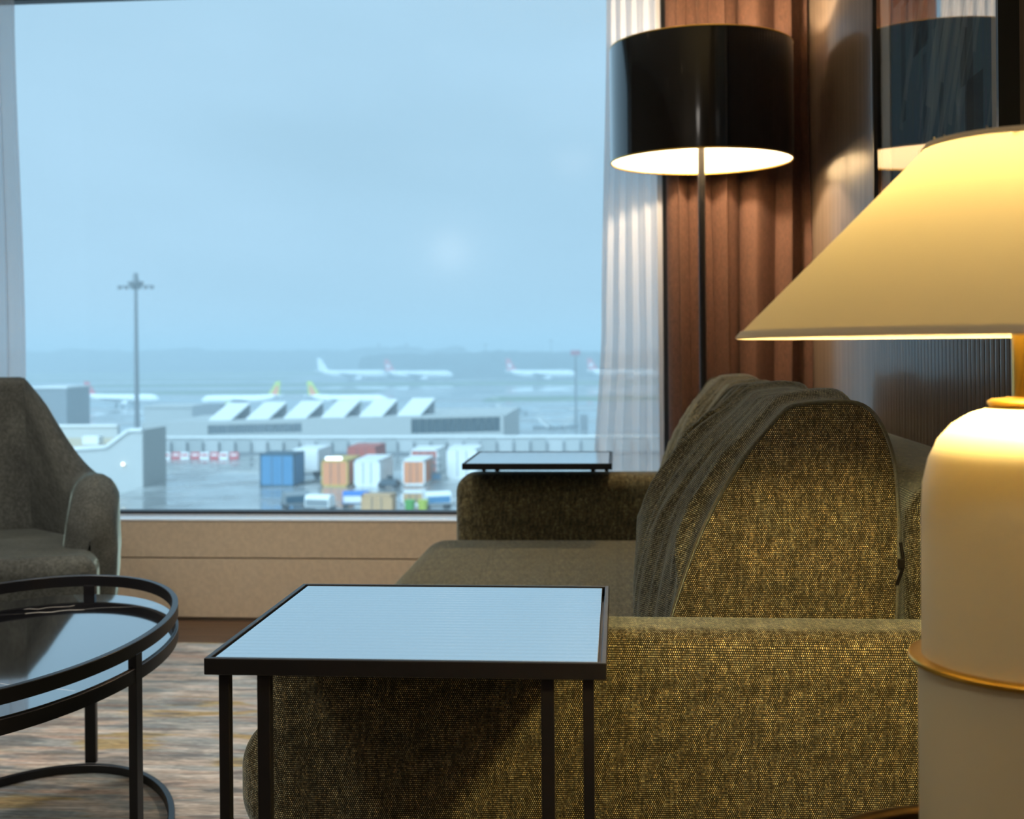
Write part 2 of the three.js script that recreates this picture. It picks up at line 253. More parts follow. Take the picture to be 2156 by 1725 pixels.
// ================================================================ OVAL COFFEE TABLE
{
  const a = 0.5535, b = 0.324, th = 1.4847, cx = -1.2024, cz = -2.2832;
  const path = (k) => (t) => { const u = a * k * Math.cos(t), v = b * k * Math.sin(t), nu = Math.cos(t) / a, nv = Math.sin(t) / b, l = Math.hypot(nu, nv); return { x: u, z: v, nx: nu / l, nz: nv / l }; };
  const t = thing('coffee_table', 'oval black coffee table with raised rail and glossy veined top', 'table', [cx, 0, cz], -th);
  const sec = (w, y0, y1) => [[-w, y0], [-w, y1], [-w * 0.9, y1 + 0.001], [-0.001, y1 + 0.001], [0, y1], [0, y0]];
  const slate = phys({ name: 'black polished marble', roughness: 0.06, specularIntensity: 1, ior: 3, clearcoat: 1, clearcoatRoughness: 0.03, map: (() => {
    const c = document.createElement('canvas'); c.width = 1024; c.height = 640; const x = c.getContext('2d'), R = rng(5); x.fillStyle = '#0b0c10'; x.fillRect(0, 0, 1024, 640);
    for (let i = 0; i < 5000; i++) { x.fillStyle = `rgba(60,64,74,${R() * 0.12})`; x.fillRect(R() * 1024, R() * 640, 1 + R() * 4, 1 + R() * 2); }
    const vein = (pts, w, al) => { for (let k = 0; k < 3; k++) { x.strokeStyle = `rgba(225,222,214,${al * (0.4 + 0.6 * R())})`; x.lineWidth = w * (0.3 + R()); x.beginPath(); pts.forEach(([px, py], i) => { const jx = px + (R() - 0.5) * 6, jy = py + (R() - 0.5) * 6; i ? x.lineTo(jx, jy) : x.moveTo(jx, jy); }); x.stroke(); } };
    const wander = (x0, y0, x1, y1, n) => Array.from({ length: n + 1 }, (_, i) => [lerp(x0, x1, i / n) + (R() - 0.5) * 14, lerp(y0, y1, i / n) + (R() - 0.5) * 14]);
    vein(wander(165, 360, 200, 250, 9), 5, 0.9); vein(wander(200, 250, 240, 90, 8), 3, 0.35); vein(wander(130, 330, 160, 230, 8), 4.5, 0.9); vein(wander(165, 360, 120, 560, 9), 4, 0.8); vein(wander(600, 60, 780, 580, 14), 4, 0.6);
    const tx = new THREE.CanvasTexture(c); tx.colorSpace = THREE.SRGBColorSpace; return tx; })() });
  const disc = new THREE.Shape(); for (let i = 0; i <= 128; i++) { const q = path(0.985)(i / 128 * Math.PI * 2); i ? disc.lineTo(q.x, -q.z) : disc.moveTo(q.x, -q.z); }
  const top = new THREE.ExtrudeGeometry(disc, { depth: 0.01, bevelEnabled: false }).rotateX(-Math.PI / 2).translate(0, 0.418, 0), tp = top.attributes.position, tu = top.attributes.uv; for (let i = 0; i < tp.count; i++) tu.setXY(i, tp.getX(i) / (2 * a) + 0.5, tp.getZ(i) / (2 * b) + 0.5);
  obj('marble_top', top, slate, t);
  obj('rail', ring(path(1), sec(0.013, 0.448, 0.472)), blackMetal, t);
  obj('top_rim', ring(path(1), sec(0.013, 0.4, 0.424)), blackMetal, t);
  obj('base_ring', ring(path(0.97), sec(0.014, 0.0125, 0.03)), blackMetal, t);
  for (const [tt, w] of [[Math.PI, 0], [-Math.PI / 2 + 0.22, 0], [0, 0], [Math.PI / 2 - 0.22, 0]]) { const q = path(1)(tt), leg = new THREE.Mesh(rbox(-0.013, 0.013, 0.03, 0.45, -0.0145, 0.0015, 0.001, 1), blackMetal); leg.name = 'leg'; leg.position.set(q.x, 0, q.z); leg.rotation.y = Math.atan2(q.nx, q.nz); add(leg, t); }
}

// ================================================================ ARMCHAIR
{
  const t = thing('armchair', 'grey velvet armchair with high back and curved arms before the window', 'armchair', [-1.945, 0, -3.52], 20 * Math.PI / 180);
  const prof = (s) => {           // s -1..1 along the shell from one arm's front to the other's: foot and crest of its middle line
    const q = Math.abs(s), sg = Math.sign(s) || 1;
    const tx = q < 0.28 ? lerp(0, 0.13, q / 0.28) : lerp(0.13, 0.375, smooth(0.24, 0.72, q)), ty = lerp(0.885, 0.56, smooth(0.26, 0.64, q)) - 0.1 * smooth(0.72, 1, q), tz = lerp(-0.36, -0.08, smooth(0.28, 0.7, q)) + 0.34 * smooth(0.58, 1.04, q);
    const bx = q < 0.35 ? lerp(0, 0.22, q / 0.35) : lerp(0.22, 0.36, smooth(0.32, 0.66, q)), bz = lerp(-0.27, -0.08, smooth(0.3, 0.66, q)) + 0.34 * smooth(0.56, 1.04, q);
    return { t: [sg * tx, ty, tz], b: [sg * bx, 0.2, bz] };
  };
  const inward = (s) => { const e = 0.03, k = clamp(s, -0.95, 0.95), p = prof(k - e).b, q = prof(k + e).b, dx = q[0] - p[0], dz = q[2] - p[2], l = Math.hypot(dx, dz) || 1; return [-dz / l, dx / l]; };
  const shell = grid(120, 44, (u, v) => {
    const s = Math.sin(lerp(-1, 1, u) * Math.PI / 2), { t: T, b: B } = prof(s), [nx, nz] = inward(s), q = Math.abs(s);
    const th = lerp(0.075, 0.14, smooth(0.35, 0.7, q)) * Math.sqrt(Math.max(0.0004, 1 - Math.pow(smooth(0.86, 1, q), 2)));      // padded arms end in a rounded front
    let h, off; if (v < 0.4) { h = v / 0.4; off = 0; } else if (v < 0.6) { const a = (v - 0.4) / 0.2 * Math.PI; h = 1 + Math.sin(a) * th * 0.5 / (T[1] - B[1]); off = (1 - Math.cos(a)) / 2; } else { h = Math.max(0, 1 - (v - 0.6) / 0.4); off = 1; }
    const hh = clamp(h), w = (off - 0.5) * th + 0.02 * Math.sin(hh * Math.PI) * (off < 0.5 ? -0.5 : 0.7) + 0.006 * (fbm(s * 9 + 20, h * 5 + off * 9, 6, 3) - 0.5);
    return [lerp(B[0], T[0], hh) + nx * w, lerp(B[1], T[1], h), lerp(B[2], T[2], Math.pow(hh, 1.25)) + nz * w];
  }, (u, v) => [u * 1.9, v * 1.5]);
  obj('shell', shell, velvetMat, t);
  const seat = new RoundedBoxGeometry(0.8, 0.18, 0.68, 12, 0.05); { const p = seat.attributes.position; for (let i = 0; i < p.count; i++) { const x = p.getX(i), z = p.getZ(i); if (p.getY(i) > 0) p.setY(i, p.getY(i) + 0.025 * Math.cos(x / 0.68 * Math.PI) * Math.cos(z / 0.8 * Math.PI)); } seat.computeVertexNormals(); }
  obj('seat_cushion', boxUV(seat.translate(0, 0.35, 0.06)), velvetMat, t);
  obj('seat_base', boxUV(rbox(-0.35, 0.35, 0.2, 0.3, -0.28, 0.33, 0.03, 4)), velvetMat, t);
  for (const [x, z] of [[-0.29, 0.28], [0.29, 0.28], [-0.25, -0.26], [0.25, -0.26]]) obj('leg', cyl(0.01, 0.016, 0.0125, 0.21, 14, x, z), blackMetal, t);
}

// ================================================================ FLOOR LAMP
{
  const t = thing('floor_lamp', 'floor lamp with wide black drum shade in the curtain corner', 'lamp', [0.2755, 0, -4.03]);
  obj('base', lathe([[0.001, 0], [0.15, 0], [0.152, 0.006], [0.15, 0.014], [0.02, 0.022], [0.001, 0.022]]), blackMetal, t);
  obj('pole', cyl(0.0115, 0.0115, 0.02, 1.72, 20), blackMetal, t);
  const gloss = phys({ name: 'black lacquered shade', color: 0x07080b, roughness: 0.16, clearcoat: 1, clearcoatRoughness: 0.06 });
  const sh = obj('shade', lathe([[0.293, 1.6], [0.293, 1.967], [0.2915, 1.968], [0.29, 1.967], [0.29, 1.6], [0.2915, 1.599], [0.293, 1.6]], 96), gloss, t);
  obj('lining', new THREE.CylinderGeometry(0.2885, 0.2885, 0.36, 96, 1, true).translate(0, 1.7835, 0), std({ name: 'cream lining', color: 0xf2e6cf, roughness: 0.8 }), sh);
  obj('rim', [new THREE.TorusGeometry(0.291, 0.0028, 8, 96).rotateX(Math.PI / 2).translate(0, 1.6, 0), new THREE.TorusGeometry(0.291, 0.0028, 8, 96).rotateX(Math.PI / 2).translate(0, 1.967, 0)], brass, sh);
  obj('spider', [0, 1, 2].map((k) => new THREE.CylinderGeometry(0.003, 0.003, 0.29, 8).rotateZ(Math.PI / 2).translate(0.145, 1.9, 0).rotateY(k * Math.PI * 2 / 3 + 0.5)), blackMetal, sh);
  obj('socket', cyl(0.02, 0.02, 1.7, 1.76, 20), blackMetal, t);
  obj('light_bulb', new THREE.SphereGeometry(0.045, 24, 16).translate(0, 1.8, 0), std({ name: 'frosted bulb', color: 0xffffff, emissive: WARM2, emissiveIntensity: 12 }), t);
  const l = new THREE.PointLight(WARM2, LAMP.floor); l.name = 'floor_lamp_light'; l.position.set(0, 1.8, 0); l.castShadow = true; l.shadow.radius = 2; t.add(l);
}

// ================================================================ TABLE LAMP on a round side table
{
  const X = 0.339, Z = -1.05;
  const s = thing('round_side_table', 'small round side table with dark bronze rim under the cream lamp', 'side table', [X + 0.006, 0, Z + 0.02]);
  obj('rim', new THREE.TorusGeometry(0.207, 0.0075, 12, 96).rotateX(Math.PI / 2).translate(0, 0.546, 0), bronze, s);
  obj('tray', lathe([[0.001, 0.524], [0.2, 0.524], [0.206, 0.528], [0.206, 0.546], [0.202, 0.546], [0.2, 0.531], [0.001, 0.531]], 96), std({ name: 'dark bronze tray', color: 0x33291c, roughness: 0.45, metalness: 0.6 }), s);
  for (let k = 0; k < 3; k++) obj('leg', tube([[Math.cos(k * 2.094) * 0.19, 0.53, Math.sin(k * 2.094) * 0.19], [Math.cos(k * 2.094) * 0.17, 0.28, Math.sin(k * 2.094) * 0.17], [Math.cos(k * 2.094) * 0.18, 0.0215, Math.sin(k * 2.094) * 0.18]], 0.008, 24, 10), bronze, s);
  obj('base_ring', new THREE.TorusGeometry(0.18, 0.0075, 10, 72).rotateX(Math.PI / 2).translate(0, 0.0205, 0), bronze, s);

  const t = thing('table_lamp', 'cream bottle-shaped ceramic table lamp with wide conical shade and brass rings', 'lamp', [X, 0.5315, Z]);
  const Y = -0.5315, cer = phys({ name: 'matt cream ceramic', color: 0xe6dab4, roughness: 0.55, clearcoat: 0.15, clearcoatRoughness: 0.4, bumpMap: texture(256, 256, (u, v) => { const n = fbm(u * 30, v * 30, 3, 3, 30, 30); return [n, n, n]; }, false, 0.3, 0.3), bumpScale: 0.00005 });
  obj('body', lathe([[0.001, 0], [0.088, 0], [0.0905, 0.004], [0.0905, 0.735 + Y], [0.0875, 0.742 + Y], [0.087, 0.86 + Y], [0.0855, 0.885 + Y], [0.081, 0.905 + Y], [0.073, 0.922 + Y], [0.062, 0.934 + Y], [0.048, 0.943 + Y], [0.03, 0.949 + Y], [0.012, 0.95 + Y]], 96), cer, t);
  obj('brass_ring', lathe([[0.086, 0.737 + Y], [0.0975, 0.737 + Y], [0.0985, 0.7395 + Y], [0.0975, 0.742 + Y], [0.086, 0.742 + Y]], 96), brass, t);
  obj('collar', lathe([[0.001, 0.949 + Y], [0.031, 0.949 + Y], [0.034, 0.951 + Y], [0.034, 0.953 + Y], [0.031, 0.955 + Y], [0.0145, 0.957 + Y]], 64), brass, t);
  obj('stem', cyl(0.0145, 0.0145, 0.954 + Y, 1.03 + Y, 32), brass, t);
  const linen = phys({ name: 'cream linen shade', color: 0xefdcae, roughness: 1, transmission: 0.05, thickness: 0, specularIntensity: 0.1, bumpMap: texture(512, 512, (u, v) => { const n = 0.5 * vnoise(u * 40, v * 220, 2, 40, 220) + 0.5 * vnoise(u * 220, v * 40, 3, 220, 40); return [n, n, n]; }, false, 0.16, 0.16), bumpScale: 0.0002 });
  const sh = obj('shade', lathe([[0.238, 1.0085 + Y], [0.08, 1.166 + Y]], 128), linen, t);
  obj('hem', lathe([[0.238, 1.0065 + Y], [0.2395, 1.008 + Y], [0.2345, 1.0135 + Y], [0.233, 1.012 + Y], [0.238, 1.0065 + Y]], 128), phys({ name: 'folded linen hem', color: 0xf0e2c2, roughness: 1, transmission: 0.1, thickness: 0 }), sh);
  obj('top_hem', lathe([[0.0795, 1.1655 + Y], [0.0815, 1.168 + Y], [0.0845, 1.164 + Y], [0.0825, 1.162 + Y], [0.0795, 1.1655 + Y]], 96), phys({ name: 'folded linen hem', color: 0xf0e2c2, roughness: 1, transmission: 0.1, thickness: 0 }), sh);
  obj('spider', [...[0, 1, 2].map((k) => new THREE.CylinderGeometry(0.0015, 0.0015, 0.08, 8).rotateZ(Math.PI / 2).translate(0.04, 1.157 + Y, 0).rotateY(k * Math.PI * 2 / 3 + 2.2)), cyl(0.004, 0.004, 1.03 + Y, 1.16 + Y, 12)], brass, sh);
  { const R = rng(8); for (let k = 0; k < 26; k++) { const a = 1.6 + R() * 4.2, r = 0.0808; obj('frayed_thread', new THREE.CylinderGeometry(0.0004, 0.0005, 0.002 + R() * 0.003, 5).rotateX((R() - 0.5) * 1.4).rotateZ((R() - 0.5) * 1.4).translate(Math.cos(a) * r, 1.1685 + Y, Math.sin(a) * r), linen, sh); } }
  obj('light_bulb', new THREE.SphereGeometry(0.028, 24, 16).translate(0, 1.1 + Y, 0), std({ name: 'frosted bulb', color: 0xffffff, emissive: WARM, emissiveIntensity: 12 }), t);
  const l = new THREE.PointLight(WARM, LAMP.table); l.name = 'table_lamp_light'; l.position.set(0, 1.1 + Y, 0); l.castShadow = true; l.shadow.radius = 1.3; t.add(l);
}

// ================================================================ FRAMED PICTURE on the slatted wall
{
  const t = thing('framed_picture', 'dark blue brushstroke print behind glass in a deep black frame', 'picture', [0, 0, 0]);
  const z0 = -3.165, z1 = -2.16, y0 = 1.1, y1 = 2.36, xf = 0.645, w = 0.012, fm = std({ name: 'black frame', color: 0x120f0e, roughness: 0.4 });
  obj('frame', [box(xf, 0.68, y0, y1, z0 - w, z0), box(xf, 0.68, y0, y1, z1, z1 + w), box(xf, 0.68, y0 - w, y0, z0 - w, z1 + w), box(xf, 0.68, y1, y1 + w, z0 - w, z1 + w)], fm, t);
  obj('backing', box(0.672, 0.679, y0, y1, z0, z1), fm, t);
  obj('mat_board', [box(0.664, 0.669, y0, y1, z0, z0 + 0.1), box(0.664, 0.669, y0, y1, z1 - 0.09, z1), box(0.664, 0.669, y0, y0 + 0.1, z0 + 0.1, z1 - 0.09), box(0.664, 0.669, y1 - 0.1, y1, z0 + 0.1, z1 - 0.09)], std({ name: 'pale mat board', color: 0xd9dcdc, roughness: 0.9 }), t);
  const c = document.createElement('canvas'); c.width = 820; c.height = 1060; const x = c.getContext('2d'), R = rng(21);
  x.fillStyle = '#5a83a0'; x.fillRect(0, 0, 820, 1060);
  for (let i = 0; i < 900; i++) { const px = R() * 820, py = R() * 1060, h = 20 + R() * 160; x.fillStyle = `rgba(${70 + R() * 70},${110 + R() * 60},${140 + R() * 60},${R() * 0.24})`; x.fillRect(px, py, 2 + R() * 9, h); }
  for (let i = 0; i < 26; i++) { x.fillStyle = `rgba(28,48,66,${0.2 + R() * 0.35})`; x.fillRect(R() * 820, R() * 1060 - 100, 20 + R() * 90, 120 + R() * 420); }
  for (let i = 0; i < 60; i++) { x.strokeStyle = `rgba(175,200,214,${0.1 + R() * 0.28})`; x.lineWidth = 6 + R() * 44; x.beginPath(); const sx = 100 + R() * 620, sy = R() * 1060; x.moveTo(sx, sy); x.bezierCurveTo(sx + 40, sy - 120, sx + 160, sy - 160, sx + 120 + R() * 160, sy - 260 - R() * 200); x.stroke(); }
  for (let i = 0; i < 7000; i++) { x.fillStyle = `rgba(160,190,205,${R() * 0.25})`; x.fillRect(R() * 820, R() * 1060, 1 + R() * 2, 1 + R() * 5); }
  const tx = new THREE.CanvasTexture(c); tx.colorSpace = THREE.SRGBColorSpace;
  obj('print', new THREE.PlaneGeometry(0.815, 1.06).rotateY(-Math.PI / 2).translate(0.6675, (y0 + y1) / 2, (z0 + 0.1 + z1 - 0.09) / 2), std({ map: tx, roughness: 0.9 }), t);
  obj('glass', new THREE.PlaneGeometry(z1 - z0, y1 - y0).rotateY(-Math.PI / 2).translate(0.65, (y0 + y1) / 2, (z0 + z1) / 2), phys({ name: 'picture glass', transmission: 1, thickness: 0, roughness: 0.02, ior: 3.2 }), t);
}

// ================================================================ CURTAINS
function curtain(name, label, cat, xa, xb, z, mat, folds, amp, seed, y0 = 0.02, y1 = 2.6, nx = 260) {
  const g = grid(nx, 60, (u, v) => {
    const y = lerp(y0, y1, v), w = vnoise(u * folds * 0.7, v * 1.2, seed) - 0.5, ph = u * folds * Math.PI * 2 + w * 3.4 + 0.5 * Math.sin(v * 3 + seed);
    const a = amp * (0.65 + 0.7 * vnoise(u * folds * 0.9 + 7, v * 0.8, seed + 2)) * (1 - 0.25 * v);
    return [lerp(xa(y), xb(y), u) + 0.22 * a * Math.sin(2 * ph), y, z + a * Math.sin(ph) + 0.12 * a * Math.sin(ph * 2.3 + seed)];
  }, (u, v) => [u * 1.6, v * 2.6]);
  return tag(obj(name, g, mat), label, cat);
}
const voileMap = texture(256, 256, (u, v, i, j) => { const b = 0.92 + 0.06 * ((i + j) % 2) + 0.06 * vnoise(u * 128, v * 128, 2, 128, 128); return [1.0 * b, 0.99 * b, 1.0 * b]; }, true, 0.15, 0.15);
const voile = phys({ name: 'white voile', map: voileMap, roughness: 0.66, transmission: 0.66, thickness: 0, specularIntensity: 0.2 });
const drapeMap = texture(256, 512, (u, v) => { const b = 0.8 + 0.4 * (fbm(u * 60, v * 60, 5, 3, 60, 60) - 0.3); return [0.41 * b, 0.28 * b, 0.218 * b]; }, true, 0.3, 0.6);
const drapeMat = phys({ name: 'terracotta drape', map: drapeMap, roughness: 0.85, sheen: 0.5, sheenColor: new THREE.Color(0.5, 0.35, 0.28), sheenRoughness: 0.5 });
curtain('sheer_curtain', 'white sheer curtain hanging beside the black drum floor lamp', 'curtain', (y) => -0.055 + 0.03 * smooth(0.9, 2.4, y) - 0.035 * smooth(1.1, 0.5, y), () => 0.16, -4.42, voile, 4.5, 0.018, 4);
curtain('sheer_curtain', 'white sheer curtain hanging behind the grey velvet armchair', 'curtain', () => -2.95, (y) => -2.18 - 0.03 * smooth(1.0, 2.3, y), -4.4, voile, 12, 0.022, 9);
curtain('drape_curtain', 'heavy terracotta brown drape in deep folds beside the slatted wall', 'curtain', () => 0.185, () => 0.672, -4.405, drapeMat, 5.2, 0.038, 15);
struct('trim_2', box(LX, WX - 0.02, CH - 0.03, CH - 0.005, -4.42, -4.3), std({ color: 0xdedad2, roughness: 0.5 }), 'white curtain track under the ceiling');

// ================================================================ PENDANT BEHIND THE CAMERA (a warm spot in the window glass), ADDED FILL SPOTS
{
  const t = thing('pendant_lamp', 'round white pendant lamp hanging at the back of the room', 'lamp', [-1.45, 1.86, 1.4]);
  obj('globe', new THREE.SphereGeometry(0.15, 32, 24), std({ name: 'opal glass globe', color: 0xffffff, emissive: new THREE.Color(1, 0.86, 0.72), emissiveIntensity: 3 }), t);
  obj('cord', cyl(0.003, 0.003, 0.15, CH - 1.86, 8), blackMetal, t);
  const l = new THREE.PointLight(new THREE.Color(1, 0.84, 0.66), LAMP.pendant); l.name = 'pendant_lamp_light'; l.castShadow = true; l.shadow.radius = 7; t.add(l);
}
for (const [x, z, ax, az, where, dim = 1] of [[-2.5, -1.1, 0.3, -0.5, 'near the plain side wall'], [-0.95, -2.75, -0.5, -0.6, 'above the front of the sofa'], [-2.3, -3.0, 0.5, -0.4, 'above the armchair'], [-1.3, -0.7, 0, -1.2, 'above the coffee table'], [-0.35, 0.9, 0.25, -1.9, 'behind the cream table lamp and the sofa', 0.35]]) {  // unseen spots added as soft fill for rug, apron panels and lamp front
  const t = thing('ceiling_fill_spot', 'added unseen fill spot in the ceiling ' + where, 'lamp', [x, CH, z]);
  obj('trim_ring', new THREE.TorusGeometry(0.05, 0.006, 10, 40).rotateX(Math.PI / 2).translate(0, -0.003, 0), ceilingMat, t);
  obj('fill_spot_lens', cyl(0.044, 0.044, -0.004, -0.001, 32), std({ name: 'fill spot lens', color: 0xffffff, emissive: WARM2, emissiveIntensity: 1.5 }), t);
  const l = new THREE.SpotLight(new THREE.Color(1, 0.92, 0.83), LAMP.down * dim, 0, 0.85, 0.9); l.name = 'fill_spot_light'; l.position.set(0, -0.012, 0); l.castShadow = true; l.shadow.radius = 8; t.add(l); l.target.position.set(ax, -2.6, az); t.add(l.target);
}
// ================================================================ OUTSIDE: the airport, 26 m below the window; a raised goods yard in front of it
const G = -25, DECK = -12.5;
const paint = (c, o = {}) => std({ color: c, roughness: 0.55, ...o });
const wet = (seed, base, scale) => {
  const rough = texture(512, 512, (u, v) => { const n = fbm(u * 10, v * 10, seed, 5, 10, 10), p = smooth(0.42, 0.62, n); return [0, 0.05 + 0.24 * p, 0]; }, false, scale, scale);
  const map = texture(512, 512, (u, v) => { const n = fbm(u * 14, v * 14, seed + 9, 5, 14, 14), b = 0.8 + 0.5 * (n - 0.4); return base.map((c) => c * b); }, true, scale, scale);
  return std({ name: 'wet concrete', map, roughness: 1, roughnessMap: rough });
};
const flat = (x0, x1, z0, z1, y, h = 0.4) => boxUV(box(x0, x1, y - h, y, z0, z1));
struct('ground', flat(-2600, 1400, -3200, -20, G, 1), wet(31, [0.66, 0.66, 0.65], 260), 'wet concrete airfield with taxiways');
const deck = struct('ground_yard', [flat(-47.4, 60, -159, -30, DECK, 12.4), flat(-66, -47.4, -159, -126.6, DECK - 0.002, 12.4)], wet(57, [0.62, 0.62, 0.61], 38), 'wet concrete goods yard below the hotel');
const grassMat = std({ name: 'airfield grass', map: texture(256, 256, (u, v) => { const b = 0.7 + 0.6 * fbm(u * 40, v * 40, 2, 3, 40, 40); return [0.33 * b, 0.42 * b, 0.25 * b]; }, true, 120, 120), roughness: 1 });
for (const [x0, x1, z0, z1] of [[-420, 160, -980, -885], [-520, -150, -800, -735], [-68, 120, -672, -612], [-1000, -300, -1180, -1085], [-900, 500, -1520, -1290]])
  { const g = struct('lawn', flat(x0, x1, z0, z1, G + 0.12, 0.2), grassMat, 'strip of green grass between taxiways'); }

function woods(name, label, x0, x1, z, h, seed, mat) {
  const g = grid(360, 10, (u, v) => {
    const x = lerp(x0, x1, u), a = v * Math.PI, n = 0.72 + 0.3 * fbm(x / 40, 3, seed, 4) + 0.12 * fbm(x / 7, v * 3, seed + 4, 2), hh = h * n * Math.pow(Math.sin(a), 0.35);
    return [x + 3 * (vnoise(x / 5, v * 8, seed + 7) - 0.5), G + hh + (v > 0.05 && v < 0.95 ? 1.2 * (vnoise(x / 4, v * 9, seed + 6) - 0.5) : 0), z + 45 * Math.cos(a)];
  });
  const m = obj(name, g, mat); m.userData = { kind: 'stuff', label, category: 'trees' };
}
const leaf = std({ name: 'wet woodland', map: texture(256, 256, (u, v) => { const b = 0.6 + 0.8 * fbm(u * 60, v * 20, 2, 3, 60, 20); return [0.14 * b, 0.2 * b, 0.2 * b]; }, true, 1, 1), roughness: 1 });
woods('woods', 'distant woodland behind the runway, fading in rain haze', -1900, -200, -1590, 31, 3, leaf);
woods('woods', 'dark nearer woodland behind the parked widebody jets', -236, 520, -1160, 23.6, 14, leaf);

// ---- airliners
const white = std({ name: 'white aircraft paint', color: 0xeef1f2, roughness: 0.35 }), grey = paint(0x8f9294), darkTyre = paint(0x202226), red = paint(0xc01f35), lime = paint(0xb5c61a), orange = paint(0xe0793a);
function airliner(label, x, z, heading, L, finMat, engineMat, mark) {
  const t = thing('airliner', label, 'aeroplane', [x, G, z], heading), R = L * 0.052, cy = L * 0.1;      // nose along local +x
  const prof = [[0.001, 0.5], [0.35, 0.49], [0.7, 0.465], [0.95, 0.43], [1, 0.39], [1, -0.18], [0.92, -0.28], [0.7, -0.38], [0.4, -0.46], [0.12, -0.5], [0.001, -0.503]];
  const fus = new THREE.LatheGeometry(prof.map(([r, s]) => new THREE.Vector2(r * R, s * L)), 24).rotateZ(-Math.PI / 2); { const p = fus.attributes.position; for (let i = 0; i < p.count; i++) { const s = p.getX(i) / L; if (s < -0.18) p.setY(i, p.getY(i) + R * 0.65 * smooth(-0.18, -0.5, s)); if (s > 0.4) p.setY(i, p.getY(i) - R * 0.3 * smooth(0.4, 0.5, s)); } fus.computeVertexNormals(); }
  obj('fuselage', fus.translate(0, cy, 0), white, t);
  const slab = (pts, th) => { const s = new THREE.Shape(pts.map(([a, b]) => new THREE.Vector2(a, b))); return new THREE.ExtrudeGeometry(s, { depth: th, bevelEnabled: true, bevelSize: th * 0.4, bevelThickness: th * 0.4, bevelSegments: 1 }).translate(0, 0, -th / 2); };
  for (const sd of [-1, 1]) {
    obj('wing', slab([[L * 0.13, 0], [-L * 0.05, L * 0.46], [-L * 0.09, L * 0.46], [-L * 0.09, 0]], L * 0.012).rotateX(sd * Math.PI / 2 * 0.95).translate(0, cy - R * 0.5, sd * R * 0.5), grey, t);
    obj('tailplane', slab([[-L * 0.39, 0], [-L * 0.46, L * 0.16], [-L * 0.49, L * 0.16], [-L * 0.48, 0]], L * 0.006).rotateX(sd * Math.PI / 2 * 0.93).translate(0, cy + R * 0.6, sd * R * 0.2), white, t);
    obj('engine', new THREE.LatheGeometry([[0.6, -0.055], [0.9, -0.03], [1, 0.02], [0.95, 0.045], [0.8, 0.05], [0.75, 0.02]].map(([r, s]) => new THREE.Vector2(r * R * 0.56, s * L)), 20).rotateZ(-Math.PI / 2).translate(L * 0.1, cy - R * 1.05, sd * L * 0.16), engineMat, t);
    obj('main_gear', [cyl(R * 0.08, R * 0.08, R * 0.25, cy - R * 0.4, 8, -L * 0.03, sd * L * 0.1), new THREE.CylinderGeometry(R * 0.28, R * 0.28, R * 0.4, 14).rotateX(Math.PI / 2).translate(-L * 0.03, R * 0.28, sd * L * 0.1)], darkTyre, t);
  }
  obj('nose_gear', [cyl(R * 0.07, R * 0.07, R * 0.2, cy - R * 0.7, 8, L * 0.38, 0), new THREE.CylinderGeometry(R * 0.2, R * 0.2, R * 0.3, 14).rotateX(Math.PI / 2).translate(L * 0.38, R * 0.2, 0)], darkTyre, t);
  const fin = obj('tail_fin', slab([[-L * 0.33, cy + R * 0.8], [-L * 0.435, cy + R * 0.8 + L * 0.17], [-L * 0.49, cy + R * 0.8 + L * 0.17], [-L * 0.47, cy + R * 0.9]], L * 0.009), finMat, t);
  const mx = -L * 0.435, my = cy + R * 0.8 + L * 0.075, w = L * 0.02;
  if (mark === 'cross') obj('cross_mark', [box(mx - w * 1.5, mx + w * 1.5, my - w * 0.5, my + w * 0.5, -L * 0.0095, L * 0.0095), box(mx - w * 0.5, mx + w * 0.5, my - w * 1.5, my + w * 1.5, -L * 0.0095, L * 0.0095)], white, fin);
  if (mark === 'patch') obj('colour_patch', slab([[-L * 0.37, cy + R * 0.9], [-L * 0.438, cy + R * 0.8 + L * 0.12], [-L * 0.465, cy + R * 0.8 + L * 0.12], [-L * 0.452, cy + R * 1.1]], L * 0.0105), orange, fin);
  return t;
}
airliner('white widebody jet with plain white tail before the dark woodland', -222, -1024, 0.02, 62, white, white);
airliner('red-tailed widebody jet parked nose past the white-tailed jet', -164, -1010, 0.02, 58, red, white, 'cross');
airliner('red-tailed widebody jet parked behind the slim apron mast', -62, -998, 0.02, 58, red, white, 'cross');
airliner('red-tailed jet half hidden behind the sheer curtain', 4, -992, 0.02, 58, red, white, 'cross');
airliner('lime-tailed narrow-body jet with nose towards the tall floodlight mast', -174, -560, Math.PI, 38, lime, lime, 'patch');
airliner('lime-tailed narrow-body jet with nose towards the boarding stairs', -123, -555, 0, 38, lime, lime, 'patch');
airliner('red-tailed narrow-body jet parked beside the tall floodlight mast', -240, -581, 0, 38, red, white, 'cross');

